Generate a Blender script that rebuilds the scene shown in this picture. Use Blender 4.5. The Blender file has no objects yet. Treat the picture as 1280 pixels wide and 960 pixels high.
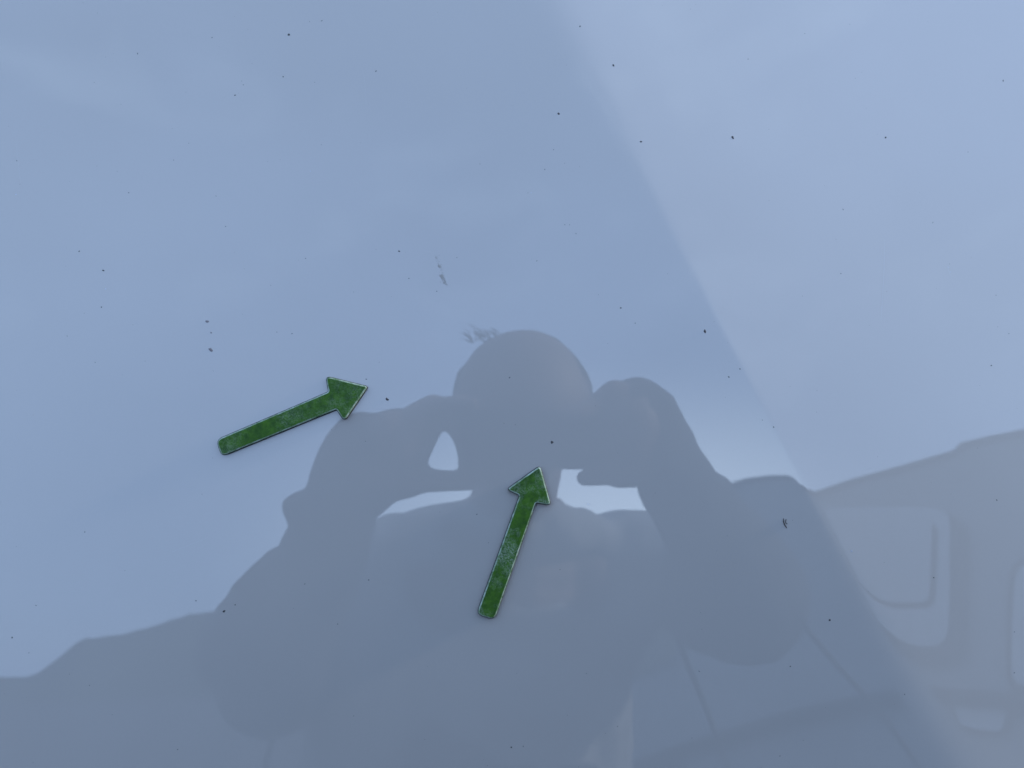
import bpy, bmesh, math, random
import numpy as np
from mathutils import Vector, Matrix
random.seed(4)
R = math.radians
sc = bpy.context.scene

# ---------------------------------------------------------------- camera
F, D = 925.0, 0.43                      # focal length in photo pixels; metres from lens to panel
CAM = np.array([0.0, 0.0, 1.45]); PITCH = R(15)
fw = np.array([0, math.cos(PITCH), -math.sin(PITCH)]); rt = np.array([1.0, 0, 0]); up = np.cross(rt, fw)
cd = bpy.data.cameras.new('camera'); cam = bpy.data.objects.new('camera', cd); sc.collection.objects.link(cam)
cam.location = CAM; cam.rotation_euler = (R(90) - PITCH, 0, 0)
cd.sensor_width = 36; cd.lens = F / 1280 * 36; cd.clip_start = 0.001; cd.clip_end = 5000
cd.dof.use_dof = True; cd.dof.focus_distance = D + 0.01; cd.dof.aperture_fstop = 8.5
sc.camera = cam

# ---------------------------------------------------------------- sky, sun, exposure
SUN_EL, SUN_AZ = 25, 80                # azimuth clockwise from +Y: low on the right, raking along the panel
w = bpy.data.worlds.new('World'); sc.world = w; w.use_nodes = True
nt = w.node_tree; N = nt.nodes; L = nt.links
bg = N['Background']; bg.inputs['Strength'].default_value = 0.15
sky = N.new('ShaderNodeTexSky'); sky.sky_type = 'NISHITA'; sky.sun_disc = False
sky.sun_elevation = R(SUN_EL); sky.sun_rotation = R(SUN_AZ); sky.air_density = 1.0; sky.dust_density = 1.2; sky.ozone_density = 1.5
tc = N.new('ShaderNodeTexCoord')
mp = N.new('ShaderNodeMapping'); mp.inputs['Scale'].default_value = (1, 1, 1.6); mp.inputs['Location'].default_value = (3.1, 1.7, 0.4)
nz = N.new('ShaderNodeTexNoise'); nz.inputs['Scale'].default_value = 1.5; nz.inputs['Detail'].default_value = 3; nz.inputs['Roughness'].default_value = 0.45
cr = N.new('ShaderNodeMapRange'); cr.inputs['From Min'].default_value = 0.33; cr.inputs['From Max'].default_value = 0.67
cr.inputs['To Min'].default_value = 0.45; cr.inputs['To Max'].default_value = 0.85
mx = N.new('ShaderNodeMix'); mx.data_type = 'RGBA'
mx.inputs['B'].default_value = (3.65, 5.2, 8.65, 1)    # thin cloud layer
L.new(tc.outputs['Generated'], mp.inputs['Vector']); L.new(mp.outputs[0], nz.inputs['Vector'])
L.new(nz.outputs['Fac'], cr.inputs['Value']); L.new(cr.outputs[0], mx.inputs['Factor'])
L.new(sky.outputs[0], mx.inputs['A'])
# finer mottling of the cloud layer
nf = N.new('ShaderNodeTexNoise'); nf.inputs['Scale'].default_value = 5.5; nf.inputs['Detail'].default_value = 4; nf.inputs['Roughness'].default_value = .55; nf.inputs['Distortion'].default_value = .4; L.new(mp.outputs[0], nf.inputs['Vector'])
fr = N.new('ShaderNodeMapRange'); fr.inputs['From Min'].default_value = .54; fr.inputs['From Max'].default_value = .74; fr.inputs['To Max'].default_value = .2; L.new(nf.outputs['Fac'], fr.inputs['Value'])
mf = N.new('ShaderNodeMix'); mf.data_type = 'RGBA'; mf.inputs['B'].default_value = (6.4, 8.4, 11.5, 1)
L.new(fr.outputs[0], mf.inputs['Factor']); L.new(mx.outputs['Result'], mf.inputs['A'])
# duller cloud deck towards the horizon
sx_ = N.new('ShaderNodeSeparateXYZ'); L.new(tc.outputs['Generated'], sx_.inputs[0])
hz_ = N.new('ShaderNodeMapRange'); hz_.interpolation_type = 'SMOOTHSTEP'; hz_.inputs['From Min'].default_value = .65; hz_.inputs['From Max'].default_value = .05; hz_.inputs['To Max'].default_value = .8; L.new(sx_.outputs['Z'], hz_.inputs['Value'])
md = N.new('ShaderNodeMix'); md.data_type = 'RGBA'; md.inputs['B'].default_value = (2.8, 4.2, 7.0, 1)
L.new(hz_.outputs[0], md.inputs['Factor']); L.new(mf.outputs['Result'], md.inputs['A'])
# a brighter bank of cloud low in the sky behind the photographer
ca, ce = R(14), R(9)
cc = N.new('ShaderNodeVectorMath'); cc.operation = 'SUBTRACT'; cc.inputs[1].default_value = (math.sin(ca) * math.cos(ce), -math.cos(ca) * math.cos(ce), math.sin(ce)); L.new(tc.outputs['Generated'], cc.inputs[0])
cs = N.new('ShaderNodeVectorMath'); cs.operation = 'MULTIPLY'; cs.inputs[1].default_value = (1 / .50, 1 / .50, 1 / .21); L.new(cc.outputs[0], cs.inputs[0])
dp = N.new('ShaderNodeVectorMath'); dp.operation = 'LENGTH'; L.new(cs.outputs[0], dp.inputs[0])
gl = N.new('ShaderNodeMapRange'); gl.interpolation_type = 'SMOOTHSTEP'; gl.inputs['From Min'].default_value = 1.15; gl.inputs['From Max'].default_value = .0
gl.inputs['To Min'].default_value = 0; gl.inputs['To Max'].default_value = .9; L.new(dp.outputs['Value'], gl.inputs['Value'])
m2_ = N.new('ShaderNodeMix'); m2_.data_type = 'RGBA'; m2_.inputs['B'].default_value = (10.2, 12.6, 15.8, 1)
L.new(gl.outputs[0], m2_.inputs['Factor']); L.new(md.outputs['Result'], m2_.inputs['A']); L.new(m2_.outputs['Result'], bg.inputs['Color'])
sd = bpy.data.lights.new('sun', 'SUN'); sd.energy = 2.0; sd.angle = R(3); sd.color = (1, 0.985, 0.97)
so = bpy.data.objects.new('sun', sd); sc.collection.objects.link(so)
az = R(SUN_AZ); el = R(SUN_EL)
sdir = Vector((math.sin(az) * math.cos(el), math.cos(az) * math.cos(el), math.sin(el)))
so.rotation_euler = sdir.to_track_quat('Z', 'Y').to_euler()
sc.view_settings.view_transform = 'Standard'; sc.view_settings.look = 'None'
sc.view_settings.exposure = 1.12; sc.view_settings.gamma = 1; sc.view_settings.use_curve_mapping = False

# ---------------------------------------------------------------- helpers
def nrm(v): return v / np.linalg.norm(v)
def ray(x, y): return nrm((x - 640) / F * rt - (y - 480) / F * up + fw)
FOOT = ray(600, 530)                   # the panel is square-on to the lens along this ray
n1 = -FOOT; P0 = CAM + FOOT * D
eu = nrm(up - (up @ n1) * n1); er = np.cross(eu, n1)           # axes lying in the panel: up and right
def on_plane(x, y):
    d = ray(x, y); return CAM + d * (((P0 - CAM) @ n1) / (d @ n1))
def pxy(x, y):
    p = on_plane(x, y) - P0; return (p @ er, p @ eu)
def W(a, b, h): return P0 + a * er + b * eu + h * n1
# crease
TILT = math.tan(R(5.0))
cp = [pxy(*q) for q in ((640, -130), (700, 0), (830, 270), (920, 450), (1008, 608), (1100, 772), (1200, 960), (1290, 1120))]
cu = np.array([q[1] for q in cp])[::-1]; cr_ = np.array([q[0] for q in cp])[::-1]
ppoly = np.polyfit(cu, cr_, 2)
def crease_a(b): return np.polyval(ppoly, b)
slope = np.polyfit(cu, cr_, 1)[0]
kk = 1 / math.sqrt(1 + slope * slope)
def soft_w(b):                           # crease radius: broad at top, crisp in the middle
    yy = [-0.28, -0.16, -0.08, -0.02, 0.06, 0.14, 0.24, 0.4]
    ww = [.007, .0045, .002, .0006, .0010, .0018, .005, .008]
    return np.interp(b, yy, ww)
def height(a, b):
    s = (a - crease_a(np.clip(b, -.34, .36))) * kk
    k = soft_w(b)
    t = np.clip(s / k, -40, 40)
    h = -TILT * k * np.log1p(np.exp(t)) - TILT * np.where(s / k > 40, s - 40 * k, 0)
    # the faint waviness of pressed sheet metal
    h = h + 0.00001 * np.sin(a * 47 + 1.0 + b * 12) * np.sin(b * 39 + .6) + 0.000006 * np.sin(a * 90 + b * 57)
    h = h - 0.000010 * np.exp(-((s - .0012) / .0009) ** 2) * np.interp(b, [-.11, -.06, .02, .06], [0, 1, 1, 0])
    # gentle overall crown towards the far edges
    h = h - 0.10 * np.maximum(0, np.abs(b + .02) - .42) ** 2 - 0.10 * np.maximum(0, np.abs(a) - .55) ** 2
    return h
def on_panel(x, y, lift=0.0):
    d = ray(x, y); p = on_plane(x, y)
    for _ in range(6):
        q = p - P0; a, b = q @ er, q @ eu; h = float(height(a, b)) + lift
        p = CAM + d * (((P0 + n1 * h - CAM) @ n1) / (d @ n1))
    return p
def V(x, y, wd):
    """real point seen mirrored in the main face of the panel at (x, y), wd metres behind the lens"""
    d = ray(x, y); p = CAM + d * ((2 * D + wd) / (d @ FOOT))
    return p - 2 * ((p - P0) @ n1) * n1
sdirn = nrm(kk * er - slope * kk * eu)
n2 = nrm(n1 + TILT * sdirn)
def refl_dir(x, y, right=False):
    d = ray(x, y); n = n2 if right else n1
    return d - 2 * (d @ n) * n
def rpx(px, wd): return px / F * (2 * D + wd)

def tag(o, label=None, cat=None, group=None, kind=None):
    for k, v in (('label', label), ('category', cat), ('group', group), ('kind', kind)):
        if v: o[k] = v
    return o
def link(name, me, mat=None, parent=None):
    o = bpy.data.objects.new(name, me); sc.collection.objects.link(o)
    if mat: me.materials.append(mat)
    if parent:
        o.parent = parent; bpy.context.view_layer.update()
        o.matrix_parent_inverse = Matrix.Translation(-parent.location)
    return o
def empty(name, loc):
    o = bpy.data.objects.new(name, None); sc.collection.objects.link(o); o.location = loc; o.empty_display_size = .02
    return o
def pyd(name, vs, fs, mat, parent=None, smooth=False):
    me = bpy.data.meshes.new(name); me.from_pydata([tuple(v) for v in vs], [], fs); me.update()
    if smooth: me.polygons.foreach_set('use_smooth', [True] * len(me.polygons))
    return link(name, me, mat, parent)

def mat(name, col, rough=.6, metallic=0, spec=.5, coat=0, noise=None):
    m = bpy.data.materials.new(name); m.use_nodes = True; b = m.node_tree.nodes['Principled BSDF']
    b.inputs['Base Color'].default_value = (*col, 1); b.inputs['Roughness'].default_value = rough
    b.inputs['Metallic'].default_value = metallic; b.inputs['Specular IOR Level'].default_value = spec
    b.inputs['Coat Weight'].default_value = coat
    if noise:
        sc_, amt = noise; t = m.node_tree
        c = t.nodes.new('ShaderNodeTexCoord'); z = t.nodes.new('ShaderNodeTexNoise'); z.inputs['Scale'].default_value = sc_; z.inputs['Detail'].default_value = 5
        x = t.nodes.new('ShaderNodeMix'); x.data_type = 'RGBA'
        x.inputs['A'].default_value = (*[k * (1 - amt) for k in col], 1); x.inputs['B'].default_value = (*[min(1, k * (1 + amt)) for k in col], 1)
        t.links.new(c.outputs['Object'], z.inputs['Vector']); t.links.new(z.outputs['Fac'], x.inputs['Factor']); t.links.new(x.outputs['Result'], b.inputs['Base Color'])
    return m

# ---------------------------------------------------------------- paint
paint = bpy.data.materials.new('car_paint'); paint.use_nodes = True
t = paint.node_tree; pb = t.nodes['Principled BSDF']
pb.inputs['Roughness'].default_value = .55; pb.inputs['Specular IOR Level'].default_value = 0.0
pb.inputs['Coat Weight'].default_value = 1; pb.inputs['Coat Roughness'].default_value = .012; pb.inputs['Coat IOR'].default_value = 1.75
c = t.nodes.new('ShaderNodeTexCoord')
z = t.nodes.new('ShaderNodeTexNoise'); z.inputs['Scale'].default_value = 7; z.inputs['Detail'].default_value = 4; z.inputs['Roughness'].default_value = .5
z2 = t.nodes.new('ShaderNodeTexNoise'); z2.inputs['Scale'].default_value = 900; z2.inputs['Detail'].default_value = 3
ad = t.nodes.new('ShaderNodeMath'); ad.operation = 'MULTIPLY_ADD'; ad.inputs[1].default_value = .35
x = t.nodes.new('ShaderNodeMix'); x.data_type = 'RGBA'
PC = np.array((.331, .318, .291))
x.inputs['A'].default_value = (*(PC * .95), 1); x.inputs['B'].default_value = (*(PC * 1.05), 1)
t.links.new(c.outputs['Object'], z.inputs['Vector']); t.links.new(c.outputs['Object'], z2.inputs['Vector'])
t.links.new(z2.outputs['Fac'], ad.inputs[0]); t.links.new(z.outputs['Fac'], ad.inputs[2])
sb = t.nodes.new('ShaderNodeMath'); sb.operation = 'SUBTRACT'; sb.inputs[1].default_value = .175; t.links.new(ad.outputs[0], sb.inputs[0])
t.links.new(sb.outputs[0], x.inputs['Factor']); t.links.new(x.outputs['Result'], pb.inputs['Base Color'])

# ---------------------------------------------------------------- panel
root = empty('car_body_panel', P0 - n1 * .03)
tag(root, 'glossy pale blue-grey car body panel with a diagonal crease, mirroring the sky and a photographer', 'car panel')
A = np.concatenate([np.linspace(-1.2, -.36, 60, endpoint=False), np.linspace(-.36, .46, 340, endpoint=False), np.linspace(.46, 1.2, 56)])
B = np.concatenate([np.linspace(-.75, -.30, 40, endpoint=False), np.linspace(-.30, .32, 150, endpoint=False), np.linspace(.32, .62, 30)])
# rows follow the crease so that its bend is always well resolved
s0 = np.linspace(-.02, .02, 81)
A = np.unique(np.concatenate([A - 0.14, s0]).round(6))
ga, gb = np.meshgrid(A, B)
fade = np.clip(1 - np.maximum(0, np.abs(ga) - .5) / .7, 0, 1)
ga = ga + crease_a(np.clip(gb, -.34, .36)) * np.where(np.abs(ga) < .5, 1, fade)
gh = height(ga, gb)
pts = P0 + ga[..., None] * er + gb[..., None] * eu + gh[..., None] * n1
nb, na = ga.shape
idx = np.arange(nb * na).reshape(nb, na)
q = np.stack([idx[:-1, :-1], idx[:-1, 1:], idx[1:, 1:], idx[1:, :-1]], -1).reshape(-1, 4)
# back skin 1 mm behind and rim
back = pts - n1 * .0012
vs = np.concatenate([pts.reshape(-1, 3), back.reshape(-1, 3)]); o_ = nb * na
ring = np.concatenate([idx[0, :], idx[1:, -1], idx[-1, -2::-1], idx[-2:0:-1, 0]])
rn = np.roll(ring, -1)
side = np.stack([ring, ring + o_, rn + o_, rn], -1)
fs = np.concatenate([q, (q + o_)[:, ::-1], side])
me = bpy.data.meshes.new('paint_surface')
me.vertices.add(len(vs)); me.vertices.foreach_set('co', vs.ravel())
me.loops.add(fs.size); me.loops.foreach_set('vertex_index', fs.ravel().astype(np.int32))
me.polygons.add(len(fs)); me.polygons.foreach_set('loop_start', np.arange(0, fs.size, 4, dtype=np.int32))
sm = np.ones(len(fs), bool); sm[len(q) * 2:] = False
me.polygons.foreach_set('use_smooth', sm); me.update(calc_edges=True); me.validate()
# exact normals of the formed surface, so that reflections bend as on real sheet metal
e = 1e-4
def nrm_at(a, b):
    dha = (height(a + e, b) - height(a - e, b)) / (2 * e); dhb = (height(a, b + e) - height(a, b - e)) / (2 * e)
    v = n1 - dha[..., None] * er - dhb[..., None] * eu
    return v / np.linalg.norm(v, axis=-1, keepdims=True)
nn = nrm_at(ga, gb).reshape(-1, 3); vn = np.concatenate([nn, -nn])
me.normals_split_custom_set_from_vertices([tuple(v) for v in vn])
link('paint_surface', me, paint, root)

# dirt on the panel
dirt = mat('dark_dirt', (.032, .032, .032), .8)
dirt_faint = mat('faint_dirt', (.09, .09, .095), .9)
dirt_soft = mat('brown_dirt', (.15, .14, .14), .9)
pale = mat('pale_dried_spot', (.30, .31, .33), .7)
def speck(x, y, rpx_, elong=1.0, ang=0.0, hgt=.25, k=9):
    c0 = on_panel(x, y); r = rpx_ / F * D
    top, bot = [], []
    for i in range(k):
        th = 2 * math.pi * i / k; rr = r * random.uniform(.65, 1.25)
        u_, v_ = rr * math.cos(th) * elong, rr * math.sin(th)
        a_, b_ = u_ * math.cos(ang) - v_ * math.sin(ang), u_ * math.sin(ang) + v_ * math.cos(ang)
        bot.append(c0 + a_ * er + b_ * eu + n1 * .000004); top.append(c0 + .55 * (a_ * er + b_ * eu) + n1 * r * hgt)
    v = bot + top + [c0 + n1 * r * hgt * 1.3]
    f = [(i, (i + 1) % k, k + (i + 1) % k, k + i) for i in range(k)] + [(k + i, k + (i + 1) % k, 2 * k) for i in range(k)]
    return v, f
big = [(361, 43, 1.5, 1.3, 0), (698, 142, 1.6, 1, 1), (916, 172, 1.7, 1.3, -.9), (881, 414, 1.7, 1.4, 1.5), (690, 553, 1.8, 1, 0),
       (484, 499, 1.8, 1.4, -.8), (801, 177, 1.2, 1.5, 0), (280, 764, 1.7, 1, 0), (767, 82, 1.2, 1.5, -1), (1107, 172, 1.3, 1, 0)]
for b_ in big:
    v, f = speck(*b_); o = pyd('dirt_speck', v, f, dirt, root)
for i, (x, y, r, e_, a_) in enumerate([(259, 402, 2.0, 1.2, .5), (264, 416, 1.3, 1, 0), (263.5, 437, 2.3, 1.3, -.6)]):
    v, f = speck(x, y, r, e_, a_, .12); o = pyd('stone_chip', v, f, dirt_soft, root)
# curled fibre
def tube(path, r, k=6, close=True):
    vs, fs = [], []
    P = [np.array(p, float) for p in path]; r = r if hasattr(r, '__len__') else [r] * len(P)
    ref = nrm(np.array((.31, .2, .93)))
    for i, p in enumerate(P):
        d = nrm(P[min(i + 1, len(P) - 1)] - P[max(i - 1, 0)]); a = nrm(np.cross(d, ref)); b = np.cross(d, a)
        for j in range(k):
            th = 2 * math.pi * j / k; vs.append(p + r[i] * (math.cos(th) * a + math.sin(th) * b))
    for i in range(len(P) - 1):
        for j in range(k):
            fs.append((i * k + j, i * k + (j + 1) % k, (i + 1) * k + (j + 1) % k, (i + 1) * k + j))
    fs.append(tuple(range(k))[::-1]); fs.append(tuple(range((len(P) - 1) * k, len(P) * k)))
    return vs, fs
for path in ([(979.5, 648), (979.5, 652), (981, 656), (983.5, 660)], [(982.5, 649), (982, 653), (984, 655)]):
    v, f = tube([on_panel(*p, .0002) for p in path], [.0002, .00035, .00035, .0002]if len(path) == 4 else .0002)
    pyd('fibre', v, f, dirt, root)
small = [(354, 96, 1), (402, 26, .9), (387, 27, .5), (470, 89, .9), (265, 47, .8), (172, 67, .9), (294, 119, 1.1), (217, 200, .7), (282, 283, .9),
  (99, 314, 1), (129, 338, 1.1), (127, 384, 1.1), (382, 323, .9), (499, 314, 1), (511, 348, .8), (546, 364, .8), (365, 417, .8), (161, 241, .8), (21, 201, .7),
  (270, 245, .6), (236, 179, .5), (304, 106, .6), (725, 33, 1.2), (681, 212, .8), (1054, 262, .9), (1051, 342, .9), (1166, 278, .8), (1210, 190, .7), (1006, 42, .6),
  (935, 74, .7), (671, 326, .8), (776, 385, 1.1), (794, 404, .8), (911, 471, 1.3), (925, 461, 1.1), (1239, 457, 1.1), (1245, 369, .8), (1261, 417, .9), (1254, 101, 1.1),
  (637, 472, .9), (458, 474, .8), (1246, 625, 1), (1167, 722, 1.1), (1037, 775, 1.6), (294, 756, 1.1), (245, 751, .9), (15, 797, 1.1), (106, 665, .9), (461, 725, .9),
  (381, 730, .8), (988, 833, 1), (874, 839, .8), (975, 945, .7), (639, 934, 1.2), (654, 933, .8), (772, 908, .8), (1268, 790, .9), (1268, 841, .9), (1131, 868, .9),
  (596, 643, .7), (644, 531, .6), (630, 529, .5), (45, 757, .7), (36, 816, .6), (953, 525, .8), (967, 534, 1.2), (600, 205, .5), (706, 281, .8), (712, 281, .6),
  (720, 292, .6), (692, 187, .6), (660, 241, .6), (1003, 370, .5), (84, 420, .6), (119, 453, .6), (346, 415, .6), (470, 312, .5), (442, 365, .5), (571, 322, .6),
  (700, 712, .7), (733, 842, .6), (550, 640, .5), (422, 780, .7), (222, 937, .8), (1222, 560, .5), (1187, 330, .6)]
rs = random.Random(7)
for _ in range(170): small.append((rs.uniform(-60, 1340), rs.uniform(-60, 1020), rs.uniform(.25, .5)))
faint = [q for q in small if q[2] < .95]; small = [q for q in small if q[2] >= .95]
for lst, m_, nm in ((small, dirt, 'fine_dirt'), (faint, dirt_faint, 'dust')):
    vs_, fs_ = [], []
    for s_ in lst:
        v, f = speck(s_[0], s_[1], s_[2] * .8, rs.uniform(1, 1.9), rs.uniform(0, 3), .2, 6); o0 = len(vs_)
        vs_ += v; fs_ += [tuple(i + o0 for i in g) for g in f]
    tag(pyd(nm, vs_, fs_, m_, root), kind='stuff')
# brown dried smear of crumbs and pale dried drops
vs_, fs_ = [], []
for _ in range(60):
    tt = rs.random(); x_ = 546 + 10 * tt ** .8 + rs.gauss(0, 1.6); y_ = 319 + 38 * tt + rs.gauss(0, 1.5)
    if tt > .8: x_ += rs.gauss(0, 2.5)
    v, f = speck(x_, y_, rs.uniform(.25, .55) + (.35 if tt > .75 else 0), 1.4, rs.uniform(0, 3), .05, 6); o0 = len(vs_)
    vs_ += v; fs_ += [tuple(i + o0 for i in g) for g in f]
for (x_, y_, r_, e_, a_) in ((552, 346, 2.6, 1.7, -1.1), (556, 353, 1.8, 1.3, .6), (549, 333, 1.5, 2.2, -1.2), (545, 322, .9, 1.8, -1.0)):
    v, f = speck(x_, y_, r_, e_, a_, .01, 11); o0 = len(vs_); vs_ += v; fs_ += [tuple(i + o0 for i in g) for g in f]
tag(pyd('dried_smear', vs_, fs_, mat('smear_dirt', (.26, .25, .225), .9), root), kind='stuff')
vs_, fs_ = [], []
for (x_, y_, r_) in [(1064, 689, 1.6), (20, 243, .8), (735, 630, .9), (1105, 330, .5), (737, 631, .5), (132, 361, .8), (388, 214, .7), (1185, 334, .7), (1188, 340, .6), (664, 241, .7)]:
    v, f = speck(x_, y_, r_, 1.2, rs.uniform(0, 3), .05, 8); o0 = len(vs_)
    vs_ += v; fs_ += [tuple(i + o0 for i in g) for g in f]
tag(pyd('dried_drops', vs_, fs_, pale, root), kind='stuff')

scr = mat('scratch', (.36, .35, .34), .8)
for path in ([(1106, 300), (1105, 340), (1103, 375), (1101, 402)], [(1184, 331), (1186, 338), (1188, 345)], [(20, 180), (26, 230)], [(215, 690), (260, 672)], [(455, 92), (458, 130)]):
    pp = [on_panel(*p, .00001) for p in path]; wd_ = .00007
    vs1 = []
    for i, p in enumerate(pp):
        d_ = nrm(pp[min(i + 1, len(pp) - 1)] - pp[max(0, i - 1)]); sdw = np.cross(d_, n1) * wd_ * (.3 if i in (0, len(pp) - 1) else 1)
        vs1 += [p - sdw, p + sdw]
    pyd('scratch', vs1, [(2 * i, 2 * i + 1, 2 * i + 3, 2 * i + 2) for i in range(len(pp) - 1)], scr, root)

# ---------------------------------------------------------------- arrow magnets
backing = mat('magnet_backing', (.012, .014, .014), .7)
def green_mat(name, wear, seed, edge=False):
    m = bpy.data.materials.new(name); m.use_nodes = True; t = m.node_tree; b = t.nodes['Principled BSDF']
    b.inputs['Roughness'].default_value = .55; b.inputs['Specular IOR Level'].default_value = .10
    c = t.nodes.new('ShaderNodeTexCoord'); mp = t.nodes.new('ShaderNodeMapping'); mp.inputs['Location'].default_value = (seed, seed * .7, 0)
    t.links.new(c.outputs['Object'], mp.inputs[0])
    def noise(s, d, r=.6):
        z = t.nodes.new('ShaderNodeTexNoise'); z.inputs['Scale'].default_value = s; z.inputs['Detail'].default_value = d; z.inputs['Roughness'].default_value = r
        t.links.new(mp.outputs[0], z.inputs['Vector']); return z.outputs['Fac']
    def rng(src, a, b_, lo=0, hi=1):
        r = t.nodes.new('ShaderNodeMapRange'); r.inputs['From Min'].default_value = a; r.inputs['From Max'].default_value = b_
        r.inputs['To Min'].default_value = lo; r.inputs['To Max'].default_value = hi; t.links.new(src, r.inputs['Value']); return r.outputs[0]
    def mul(a, b_):
        r = t.nodes.new('ShaderNodeMath'); r.operation = 'MULTIPLY'; t.links.new(a, r.inputs[0]); t.links.new(b_, r.inputs[1]); return r.outputs[0]
    g = t.nodes.new('ShaderNodeMix'); g.data_type = 'RGBA'
    g.inputs['A'].default_value = (.023, .067, .010, 1); g.inputs['B'].default_value = (.046, .118, .011, 1)
    t.links.new(rng(noise(260, 4), .35, .65), g.inputs['Factor'])
    wz = t.nodes.new('ShaderNodeMix'); wz.data_type = 'RGBA'; wz.inputs['B'].default_value = (.29, .35, .28, 1)
    if edge: fac = rng(noise(230, 5, .7), .36, .60, .15, .95)
    else: fac = mul(rng(noise(900, 8, .8), .44, .66), rng(noise(60, 3), .44, .64, .03, wear))
    t.links.new(fac, wz.inputs['Factor']); t.links.new(g.outputs['Result'], wz.inputs['A']); t.links.new(wz.outputs['Result'], b.inputs['Base Color'])
    bp = t.nodes.new('ShaderNodeBump'); bp.inputs['Strength'].default_value = .25; bp.inputs['Distance'].default_value = .0002
    t.links.new(noise(1500, 3), bp.inputs['Height']); t.links.new(bp.outputs[0], b.inputs['Normal'])
    return m
def fillet(P, rad, k=5):
    out = []; n = len(P)
    for i in range(n):
        p, a, b = np.array(P[i]), np.array(P[i - 1]), np.array(P[(i + 1) % n]); r = rad[i]
        u_, v_ = nrm(a - p), nrm(b - p); half = math.acos(np.clip(u_ @ v_, -1, 1)) / 2
        tl = min(r / math.tan(half), .45 * min(np.linalg.norm(a - p), np.linalg.norm(b - p)))
        for j in range(k + 1):
            s_ = j / k; out.append((1 - s_) ** 2 * (p + u_ * tl) + 2 * s_ * (1 - s_) * p + s_ ** 2 * (p + v_ * tl))
    return np.array(out)
def inset(Q, d):
    n = len(Q); out = []
    area = .5 * sum(Q[i][0] * Q[(i + 1) % n][1] - Q[(i + 1) % n][0] * Q[i][1] for i in range(n)); sg = 1 if area > 0 else -1
    for i in range(n):
        a = nrm(Q[i] - Q[i - 1]); b = nrm(Q[(i + 1) % n] - Q[i]); tt = nrm(a + b); nn_ = np.array((-tt[1], tt[0])) * sg
        out.append(Q[i] + nn_ * d / max(.5, math.sqrt(max(.05, (1 + a @ b) / 2))))
    return np.array(out)
def arrow(px, rad, label, wear, seed):
    P = [pxy(*q) for q in px]
    area = sum(P[i][0] * P[(i + 1) % 7][1] - P[(i + 1) % 7][0] * P[i][1] for i in range(7))
    if area < 0: P = P[::-1]; rad = rad[::-1]
    Q = fillet(P, rad); cx = Q.mean(0); n = len(Q)
    root = tag(empty('arrow_magnet', W(cx[0], cx[1], 0)), label, 'magnet', 'green arrow magnets on the panel')
    def loop(d, h): return [W(p[0], p[1], h) for p in inset(Q, d)]
    def strip(k): return [(k * n + i, k * n + (i + 1) % n, (k + 1) * n + (i + 1) % n, (k + 1) * n + i) for i in range(n)]
    v = loop(0.0001, .00006) + loop(0, .0002) + loop(0, .0017) + loop(.0002, .0019)
    pyd('magnet_backing', v, strip(0) + strip(1) + strip(2) + [tuple(range(3 * n, 4 * n)), tuple(range(n))[::-1]], backing, root)
    v = loop(.00028, .00191) + loop(.00034, .00235) + loop(.00070, .0026) + loop(.00105, .00268)
    pyd('worn_edge', v, strip(0) + strip(1) + strip(2), green_mat('worn_edge_green', 1, seed, True), root, True)
    v = loop(.00104, .00268) + loop(.0014, .00271)
    pyd('green_face', v, strip(0) + [tuple(range(n, 2 * n))], green_mat('scuffed_green', wear, seed + 3), root)
    return root
arrow([(271.0, 549.5), (411.0, 489.4), (407.0, 469.5), (461.5, 483.0), (431.0, 527.8), (421.4, 512.6), (278.5, 571.0)],
      [.0042, .001, .0024, .0016, .0024, .001, .0034],
      'green arrow magnet pointing right with an evenly green scuffed face', .35, 2.0)
arrow([(595.0, 767.0), (648.4, 619.0), (632.0, 611.5), (675.0, 581.0), (689.3, 632.2), (670.0, 628.4), (618.5, 774.0)],
      [.0036, .001, .0018, .0020, .0022, .001, .0040],
      'green arrow magnet pointing up with pale rubbed patches along its shaft', .95, 7.3)

# ---------------------------------------------------------------- ground
gm = mat('asphalt', (.024, .024, .026), .9, noise=(30, .3))
pyd('ground', [(-300, -300, 0), (300, -300, 0), (300, 300, 0), (-300, 300, 0)], [(0, 1, 2, 3)], gm)['kind'] = 'structure'

# ---------------------------------------------------------------- photographer
class Acc:
    def __init__(self): self.v = []; self.f = []; self.n = 0
    def add(self, v, f): self.v.append(v); self.f.append(f + self.n); self.n += len(v)
def sphere_template(seg):
    rg = seg // 2 + 1; th = np.linspace(0, math.pi, rg + 1); ph_ = np.linspace(0, 2 * math.pi, seg, endpoint=False)
    v = np.stack([np.outer(np.sin(th), np.cos(ph_)), np.outer(np.sin(th), np.sin(ph_)), np.outer(np.cos(th), np.ones(seg))], -1).reshape(-1, 3)
    i, j = np.meshgrid(np.arange(rg), np.arange(seg), indexing='ij'); a = i * seg + j; b = i * seg + (j + 1) % seg
    return v, np.stack([a, a + seg, b + seg, b], -1).reshape(-1, 4)
TPL = {k: sphere_template(k) for k in (14, 20, 24, 28, 30)}
def sphere_bm(bm, c, r, scl=(1, 1, 1), axes=None, seg=20):
    v, f = TPL[seg]; v = v * (r * np.array(scl))
    if axes is not None: v = v @ np.array(axes)
    bm.add(v + np.array(c), f)
def cap(bm, a, b, ra, rb, steps=None):
    a, b = np.array(a), np.array(b); L_ = np.linalg.norm(b - a); st = steps or max(2, int(L_ / (min(ra, rb) * .25)))
    for i in range(st + 1):
        s_ = i / st; sphere_bm(bm, a + (b - a) * s_, ra + (rb - ra) * s_, seg=14)
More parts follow.
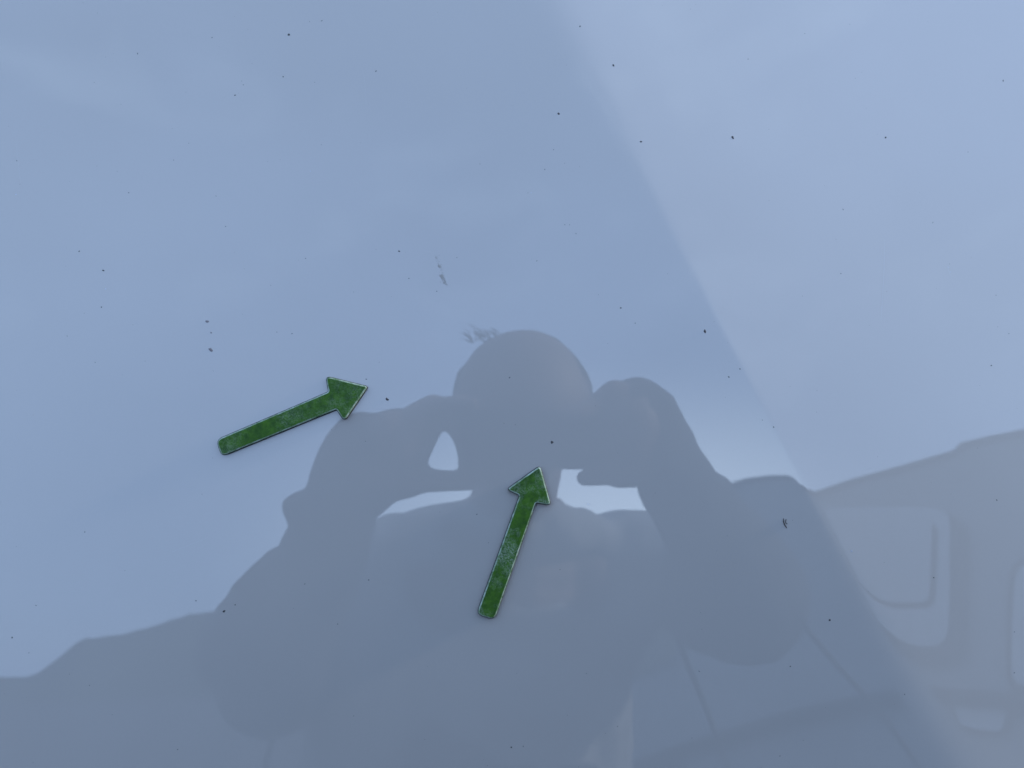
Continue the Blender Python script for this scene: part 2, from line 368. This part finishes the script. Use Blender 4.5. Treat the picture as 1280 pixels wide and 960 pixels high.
def chain(bm, pts_):   # (x, y, w, radius px)
    for p, q_ in zip(pts_[:-1], pts_[1:]):
        cap(bm, V(*p[:3]), V(*q_[:3]), rpx(p[3], p[2]), rpx(q_[3], q_[2]))
fold_tex = bpy.data.textures.new('cloth_folds', 'CLOUDS'); fold_tex.noise_scale = .07; fold_tex.noise_depth = 2
def blob(name, bm, m, parent, vox, smooth=6, folds=0):
    me = bpy.data.meshes.new(name); vv = np.concatenate(bm.v); ff = np.concatenate(bm.f).astype(np.int32)
    me.vertices.add(len(vv)); me.vertices.foreach_set('co', vv.ravel()); me.loops.add(ff.size); me.loops.foreach_set('vertex_index', ff.ravel())
    me.polygons.add(len(ff)); me.polygons.foreach_set('loop_start', np.arange(0, ff.size, 4, dtype=np.int32)); me.update(calc_edges=True)
    o = link(name, me, m, None)
    r = o.modifiers.new('r', 'REMESH'); r.mode = 'VOXEL'; r.voxel_size = vox
    s = o.modifiers.new('s', 'SMOOTH'); s.iterations = smooth; s.factor = .5
    if folds:
        dm = o.modifiers.new('d', 'DISPLACE'); dm.texture = fold_tex; dm.texture_coords = 'LOCAL'; dm.strength = folds; dm.mid_level = .5
    bpy.context.view_layer.update()
    ev = o.evaluated_get(bpy.context.evaluated_depsgraph_get()); m2 = bpy.data.meshes.new_from_object(ev)
    bpy.data.objects.remove(o); m2.name = name
    m2.polygons.foreach_set('use_smooth', [True] * len(m2.polygons)); m2.materials.clear()
    return link(name, m2, m, parent)
toR, toU = er, eu
hips = V(620, 700, .30); hips = np.array((hips[0], hips[1] - .05, .93))
person = empty('person', (hips[0], hips[1], 0))
tag(person, 'photographer in a dark jacket holding a phone up in both hands, facing the panel', 'person')
skin = mat('skin', (.16, .11, .09), .6); sleeve_m = mat('dark_jacket', (.055, .058, .062), .85, spec=.2); vest_m = mat('grey_vest', (.28, .29, .29), .85, spec=.2)
hair_m = mat('dark_hair', (.012, .011, .01), .7); trous = mat('dark_trousers', (.03, .03, .035), .9)
# body: head, neck, hands, trunk, legs - one skin
bm = Acc()
hc = V(653, 507, .16); hr = rpx(90, .16)
sphere_bm(bm, hc, hr, (.95, 1.06, 1.0), (toR, toU, n1), 28)                       # skull
sphere_bm(bm, V(645, 565, .13), rpx(60, .13), (.92, 1, .9), (toR, toU, n1), 24)     # jaw
cap(bm, V(648, 560, .11), V(648, 550, .05), .016, .010)                            # nose
for sx in (-1, 1):
    sphere_bm(bm, V(653 + sx * 84, 520, .17), rpx(14, .17), (.6, 1.3, 1), (toR, toU, n1))
    sphere_bm(bm, V(653 + sx * 32, 522, .088), rpx(15, .1), (1.2, .7, .5), (toR, toU, n1))
cap(bm, V(652, 582, .16), V(634, 655, .24), rpx(52, .16), rpx(54, .24))
chainb = [(560, 720, .30, 80), (720, 720, .30, 80)]
chain(bm, chainb)
cap(bm, V(640, 700, .29), hips, .12, .14)
for sx in (-1, 1):
    hp = hips + np.array((sx * .09, 0, -.03)); kn = np.array((hp[0] + sx * .02, hp[1] + .03, .48)); an = np.array((hp[0] + sx * .03, hp[1] - .02, .09))
    cap(bm, hp, kn, .085, .056); cap(bm, kn, an, .052, .036); cap(bm, an + (0, 0, -.04), an + (0, .17, -.055), .042, .032)
# image-left hand: palm at the wrist, finger over the top edge of the phone, thumb under it
chain(bm, [(440, 575, .05, 36), (492, 552, .035, 40), (506, 560, .03, 32)])
chain(bm, [(505, 530, .03, 13), (550, 508, .018, 12), (590, 505, -.004, 9), (612, 517, -.008, 8)][:3])
chain(bm, [(578, 524, .03, 25), (585, 548, .03, 18), (588, 575, .03, 15)])
chain(bm, [(500, 540, .035, 22), (530, 518, .04, 16), (575, 508, .04, 16)])
chain(bm, [(504, 562, .03, 35), (523, 533, .035, 30), (541, 509, .04, 17)])
chain(bm, [(470, 592, .03, 26), (510, 599, .03, 18), (555, 601, .03, 14), (592, 600, .03, 13)])
# image-right hand
chain(bm, [(800, 545, .05, 44), (788, 530, .035, 48), (783, 545, .03, 42)])
chain(bm, [(770, 500, .03, 26), (745, 510, .02, 16), (722, 516, .004, 12), (700, 518, -.003, 9)])
chain(bm, [(790, 570, .04, 40), (775, 585, .03, 26)])
chain(bm, [(780, 570, .03, 26), (755, 592, .025, 15), (731, 597, .022, 11)])
chain(bm, [(765, 545, .03, 26), (745, 560, .035, 20), (728, 566, .03, 12)])
body = blob('body', bm, skin, person, .0045, 4)
# hair: cap of hair with a tuft
bm = Acc()
sphere_bm(bm, V(653, 501, .18), hr, (1.0, 1.0, 1.02), (toR, toU, n1), 30)
sphere_bm(bm, V(632, 474, .18), rpx(56, .18))
hair = blob('hair', bm, hair_m, person, .004, 3, .014)
strands = []
fsx = []
for i in range(48):
    x0 = rs.uniform(588, 628); y0 = rs.uniform(414, 428); ln = rs.uniform(6, 17); an_ = rs.uniform(-2.7, -1.5)
    p = [V(x0 + ln * k / 3 * math.cos(an_ - .25 * k), y0 + ln * k / 3 * math.sin(an_ - .1 * k) * .8, .17 + .01 * rs.random()) for k in range(4)]
    v, f = tube(p, [.0009, .0007, .0005, .0002], 4); o0 = len(strands); strands += v; fsx += [tuple(j + o0 for j in g) for g in f]
tag(pyd('hair_tuft', strands, fsx, hair_m, hair), kind='stuff')
# jacket: sleeves (dark) and body (grey)
bm = Acc()
chain(bm, [(452, 560, .045, 38), (430, 600, .06, 44), (407, 690, .10, 52), (352, 790, .16, 68)])
chain(bm, [(374, 634, .08, 21), (392, 640, .08, 26)])
chain(bm, [(500, 535, .045, 26), (445, 545, .05, 30), (420, 590, .06, 30)])
chain(bm, [(352, 790, .16, 68), (345, 840, .20, 74), (430, 800, .30, 70)])
chain(bm, [(362, 722, .13, 46), (312, 808, .17, 62)])
chain(bm, [(500, 552, .035, 36), (470, 560, .04, 41)])
chain(bm, [(435, 612, .05, 40), (486, 606, .04, 25), (540, 602, .035, 13)])
chain(bm, [(430, 630, .055, 36), (468, 622, .045, 22)])
sl1 = blob('sleeve', bm, sleeve_m, person, .006, 6, .015)
bm = Acc()
chain(bm, [(791, 525, .045, 55), (828, 572, .06, 48), (858, 622, .07, 49), (905, 690, .11, 66), (928, 748, .13, 82), (905, 740, .2, 80), (850, 730, .30, 60)])
sl2 = blob('sleeve', bm, sleeve_m, person, .006, 6, .015)
bm = Acc()
chain(bm, [(490, 705, .30, 58), (560, 700, .29, 66), (640, 700, .29, 64), (720, 702, .29, 57), (815, 704, .29, 69)])
chain(bm, [(490, 705, .30, 58), (475, 830, .28, 92), (480, 980, .27, 98), (490, 1150, .27, 105)])
chain(bm, [(640, 720, .28, 80), (640, 850, .24, 110), (640, 1150, .27, 130)])
chain(bm, [(790, 715, .30, 62), (712, 830, .27, 76), (705, 980, .27, 84), (705, 1150, .27, 90)])
chain(bm, [(565, 645, .22, 20), (640, 655, .18, 34), (690, 660, .2, 34), (745, 668, .24, 26)])
chain(bm, [(486, 690, .29, 38), (530, 670, .28, 38), (580, 662, .27, 40)])     # collar
vest = blob('vest', bm, vest_m, person, .008, 6, .02)
bm = Acc()
cap(bm, hips + (0, 0, .12), hips, .165, .17)
for sx in (-1, 1):
    hp = hips + np.array((sx * .09, 0, -.03)); kn = np.array((hp[0] + sx * .02, hp[1] + .03, .48)); an = np.array((hp[0] + sx * .03, hp[1] - .02, .11))
    cap(bm, hp, kn, .105, .075); cap(bm, kn, an, .074, .06)
blob('trousers', bm, trous, person, .012, 4)
# seams of the coat that show as faint dark lines
for path in ([(838, 775, .12), (860, 830, .12), (885, 890, .12), (912, 965, .12)], [(1008, 785, .14), (1050, 835, .14), (1100, 890, .14), (1155, 965, .14)],
             [(362, 845, .08), (348, 890, .08), (332, 960, .08), (325, 1000, .08)]):
    v, f = tube([V(*p) for p in path], .0042, 6); pyd('jacket_cord', v, f, sleeve_m, person)

# ---------------------------------------------------------------- phone in the hands (lens beside the camera)
ph = empty('phone', V(653, 550, .012)); tag(ph, 'dark phone held sideways in both hands', 'phone')
black = mat('phone_black', (.01, .01, .012), .35)
pc = fillet([(573, 512), (742, 512), (742, 586.5), (573, 586.5)], [9] * 4, 5); k = len(pc)
v = [V(x, y, .0045) for x, y in pc] + [V(x, y, .0125) for x, y in pc]
pyd('phone_body', v, [tuple(range(k)), tuple(range(k, 2 * k))[::-1]] + [(i, (i + 1) % k, k + (i + 1) % k, k + i) for i in range(k)], black, ph)
for q_ in ((600, 530), (628, 545), (600, 560)):
    v = []
    for wv, rr in ((.0046, 9), (.0030, 9), (.0030, 7), (.0036, 6)):
        v += [V(q_[0] + rr * math.cos(a), q_[1] + rr * math.sin(a), wv) for a in np.linspace(0, 2 * math.pi, 20, endpoint=False)]
    pyd('camera_lens', v, [(r_ * 20 + i, r_ * 20 + (i + 1) % 20, (r_ + 1) * 20 + (i + 1) % 20, (r_ + 1) * 20 + i) for r_ in range(3) for i in range(20)] + [tuple(range(60, 80))], black, ph)

# ---------------------------------------------------------------- parked van behind, to the right
def far(x, y, right, plane_p, plane_n, off=0):
    d = refl_dir(x, y, right); s = on_panel(x, y)
    tt = ((plane_p - s) @ plane_n) / (d @ plane_n); p = s + d * tt
    return p
def roof_pt(x, y, right, H):
    d = refl_dir(x, y, right); s = on_panel(x, y); return s + d * ((H - s[2]) / d[2])
H = 2.12
pa = roof_pt(1020, 607, True, H); pb_ = roof_pt(1275, 536, True, H)
vd = nrm(np.array((*(pb_ - pa)[:2], 0))); vn_ = np.array((vd[1], -vd[0], 0))
if vn_ @ (P0 - pa) < 0: vn_ = -vn_
van = empty('parked_van', (pa[0], pa[1], 0)); tag(van, 'grey panel van parked behind the photographer, seen only as a reflection', 'van')
vbody = mat('van_paint', (.27, .28, .28), .5, spec=.3); vglass = mat('van_glass', (.52, .54, .54), .5, spec=.3); vrub = mat('van_rubber', (.02, .02, .02), .8)  # pale glass colour stands in for the sky mirrored in the panes
back_ = -vn_ * 1.8
def vp(s_, z_, o=0): return pa + vd * s_ - np.array((0, 0, pa[2])) + np.array((0, 0, z_)) + vn_ * o
def inv(p): return ((p - pa) @ vd, p[2])
# profile on the side plane: traced roofline
prof = [inv(far(x, y, r_, pa, vn_)) for x, y, r_ in [(1015, 609, True), (1060, 598, True), (1120, 582, True), (1190, 563, True), (1200, 553, True), (1240, 543, True), (1290, 533, True)]]
left = [inv(far(x, y, False, pa, vn_)) for x, y in [(870, 640), (905, 607), (930, 599), (960, 595), (985, 594), (1004, 603)]]

top = left + prof[1:]
top = [(-2.62, .85), (-2.5, 1.02), (-1.75, 1.2), (-1.62, 1.3)] + top + [(2.9, 2.10), (2.96, 1.9), (3.0, .55)]
bot = [(2.96, .32), (-2.55, .32), (-2.66, .5)]
# shell: the side outline, leaning in towards the roof, with real width
out = top + bot
def lean(z_): return -.10 * max(0, z_ - 1.3) ** 1.5
def shell_ring(o, shrink):
    cx_, cz_ = .6, 1.2
    return [vp(cx_ + (a - cx_) * (1 - shrink), cz_ + (z_ - cz_) * (1 - shrink), o) for a, z_ in out]
v = []
for o, sh in ((-.03, .03), (0, .0), (-1.8, .0), (-1.84, .03)): v += shell_ring(o, sh)
k = len(out)
f = [(r_ * k + i, r_ * k + (i + 1) % k, (r_ + 1) * k + (i + 1) % k, (r_ + 1) * k + i) for r_ in range(3) for i in range(k)] + [tuple(range(k)), tuple(range(3 * k, 4 * k))[::-1]]
v = [p for p in v]
# outermost side plane stays flush with the traced plane
shell = pyd('van_shell', v, f, vbody, van)
def on_side(pts_, right, off=.004):
    return [far(x, y, right, pa + vn_ * off, vn_) for x, y in pts_]
def slab(name, pts_, m, parent, th):
    k = len(pts_); v = list(pts_) + [p - vn_ * th for p in pts_]
    return pyd(name, v, [tuple(range(k)), tuple(range(k, 2 * k))[::-1]] + [(i, (i + 1) % k, k + (i + 1) % k, k + i) for i in range(k)], m, parent)
def rounded(px, rad):
    c = [np.array(p, float) for p in px]; return [tuple(p) for p in fillet(c, [rad] * len(c), 5)]
def pane(name, px, rad, m, off, th=.003):
    return slab(name, [far(x, y, True, pa + vn_ * off, vn_) for x, y in rounded(px, rad)], m, van, th)
pane('window_surround', [(1030, 640), (1212, 640), (1204, 828), (1030, 828)], 34, vrub, .006)
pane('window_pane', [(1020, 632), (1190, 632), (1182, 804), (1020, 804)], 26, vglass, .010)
pane('window_seal', [(1020, 650), (1174, 650), (1166, 757), (1020, 757)], 14, vrub, .013)
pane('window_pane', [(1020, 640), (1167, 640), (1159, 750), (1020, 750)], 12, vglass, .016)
pane('window_surround', [(1262, 700), (1420, 660), (1420, 850), (1254, 862)], 22, vrub, .006)
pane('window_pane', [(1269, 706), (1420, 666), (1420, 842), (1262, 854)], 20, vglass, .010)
pane('window_surround', [(1180, 880), (1262, 880), (1256, 915), (1186, 908)], 9, vrub, .006)
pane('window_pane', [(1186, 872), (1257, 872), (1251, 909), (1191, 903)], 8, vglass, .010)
# side moulding that sweeps down towards the bonnet
mp_ = [far(x, y, False, pa + vn_ * .02, vn_) for x, y in ((790, 960), (850, 938), (910, 920), (975, 902), (1040, 886), (1105, 874), (1135, 869))]
v, f = tube(mp_, .036, 6); pyd('side_moulding', v, f, vrub, van)
mp_ = [far(x, y, True, pa + vn_ * .02, vn_) for x, y in ((1150, 867), (1180, 866), (1220, 868), (1290, 875), (1360, 884))]
v, f = tube(mp_, .034, 6); pyd('side_moulding', v, f, vrub, van)
for s_ in (-1.85, 2.0):
    for o in (-.02, -1.58):
        a = [vp(s_ + .34 * math.cos(q), .34 + .34 * math.sin(q), o + d_) for d_ in (0, -.2) for q in np.linspace(0, 2 * math.pi, 28, endpoint=False)]
        wh = pyd('wheel', a, [tuple(range(28)), tuple(range(28, 56))[::-1]] + [(i, (i + 1) % 28, 28 + (i + 1) % 28, 28 + i) for i in range(28)], vrub, van)

# ---------------------------------------------------------------- low wooded hill behind
azs = [-180, -90, -60, -40, -29, -27, -26.2, -24.2, -22.3, -17.4, -12, -5, 4, 14, 25, 40, 60, 100, 180]
els = [1.5, 1.5, 2.2, .8, .35, .3, .5, 2.5, 2.75, 4.1, 5.4, 6, 5.5, 4.5, 3.6, 3, 3, 1.5, 1.5]
na_, rr_ = 720, [60, 75, 90, 105, 125, 150]
shape = [0, .45, .85, 1, .9, 0]
v = []
rn_ = np.random.RandomState(3); jit = np.convolve(rn_.randn(na_ + 40), np.ones(5) / 5, 'same')[20:20 + na_]
for r_, sh in zip(rr_, shape):
    for i in range(na_):
        a_ = -180 + 360 * i / na_; e_ = np.interp(a_, azs, els); th = R(a_)
        z_ = 0 if sh == 0 else sh * (105 * math.tan(R(e_)) + 1.45) + jit[i] * .35 * sh
        v.append((r_ * math.sin(th), -r_ * math.cos(th), z_ - .02))
f = [(r_ * na_ + i, r_ * na_ + (i + 1) % na_, (r_ + 1) * na_ + (i + 1) % na_, (r_ + 1) * na_ + i) for r_ in range(5) for i in range(na_)]
o = pyd('hill', v, f, mat('hill_foliage', (.018, .026, .018), .95, noise=(.4, .4)), None, True); o['kind'] = 'structure'
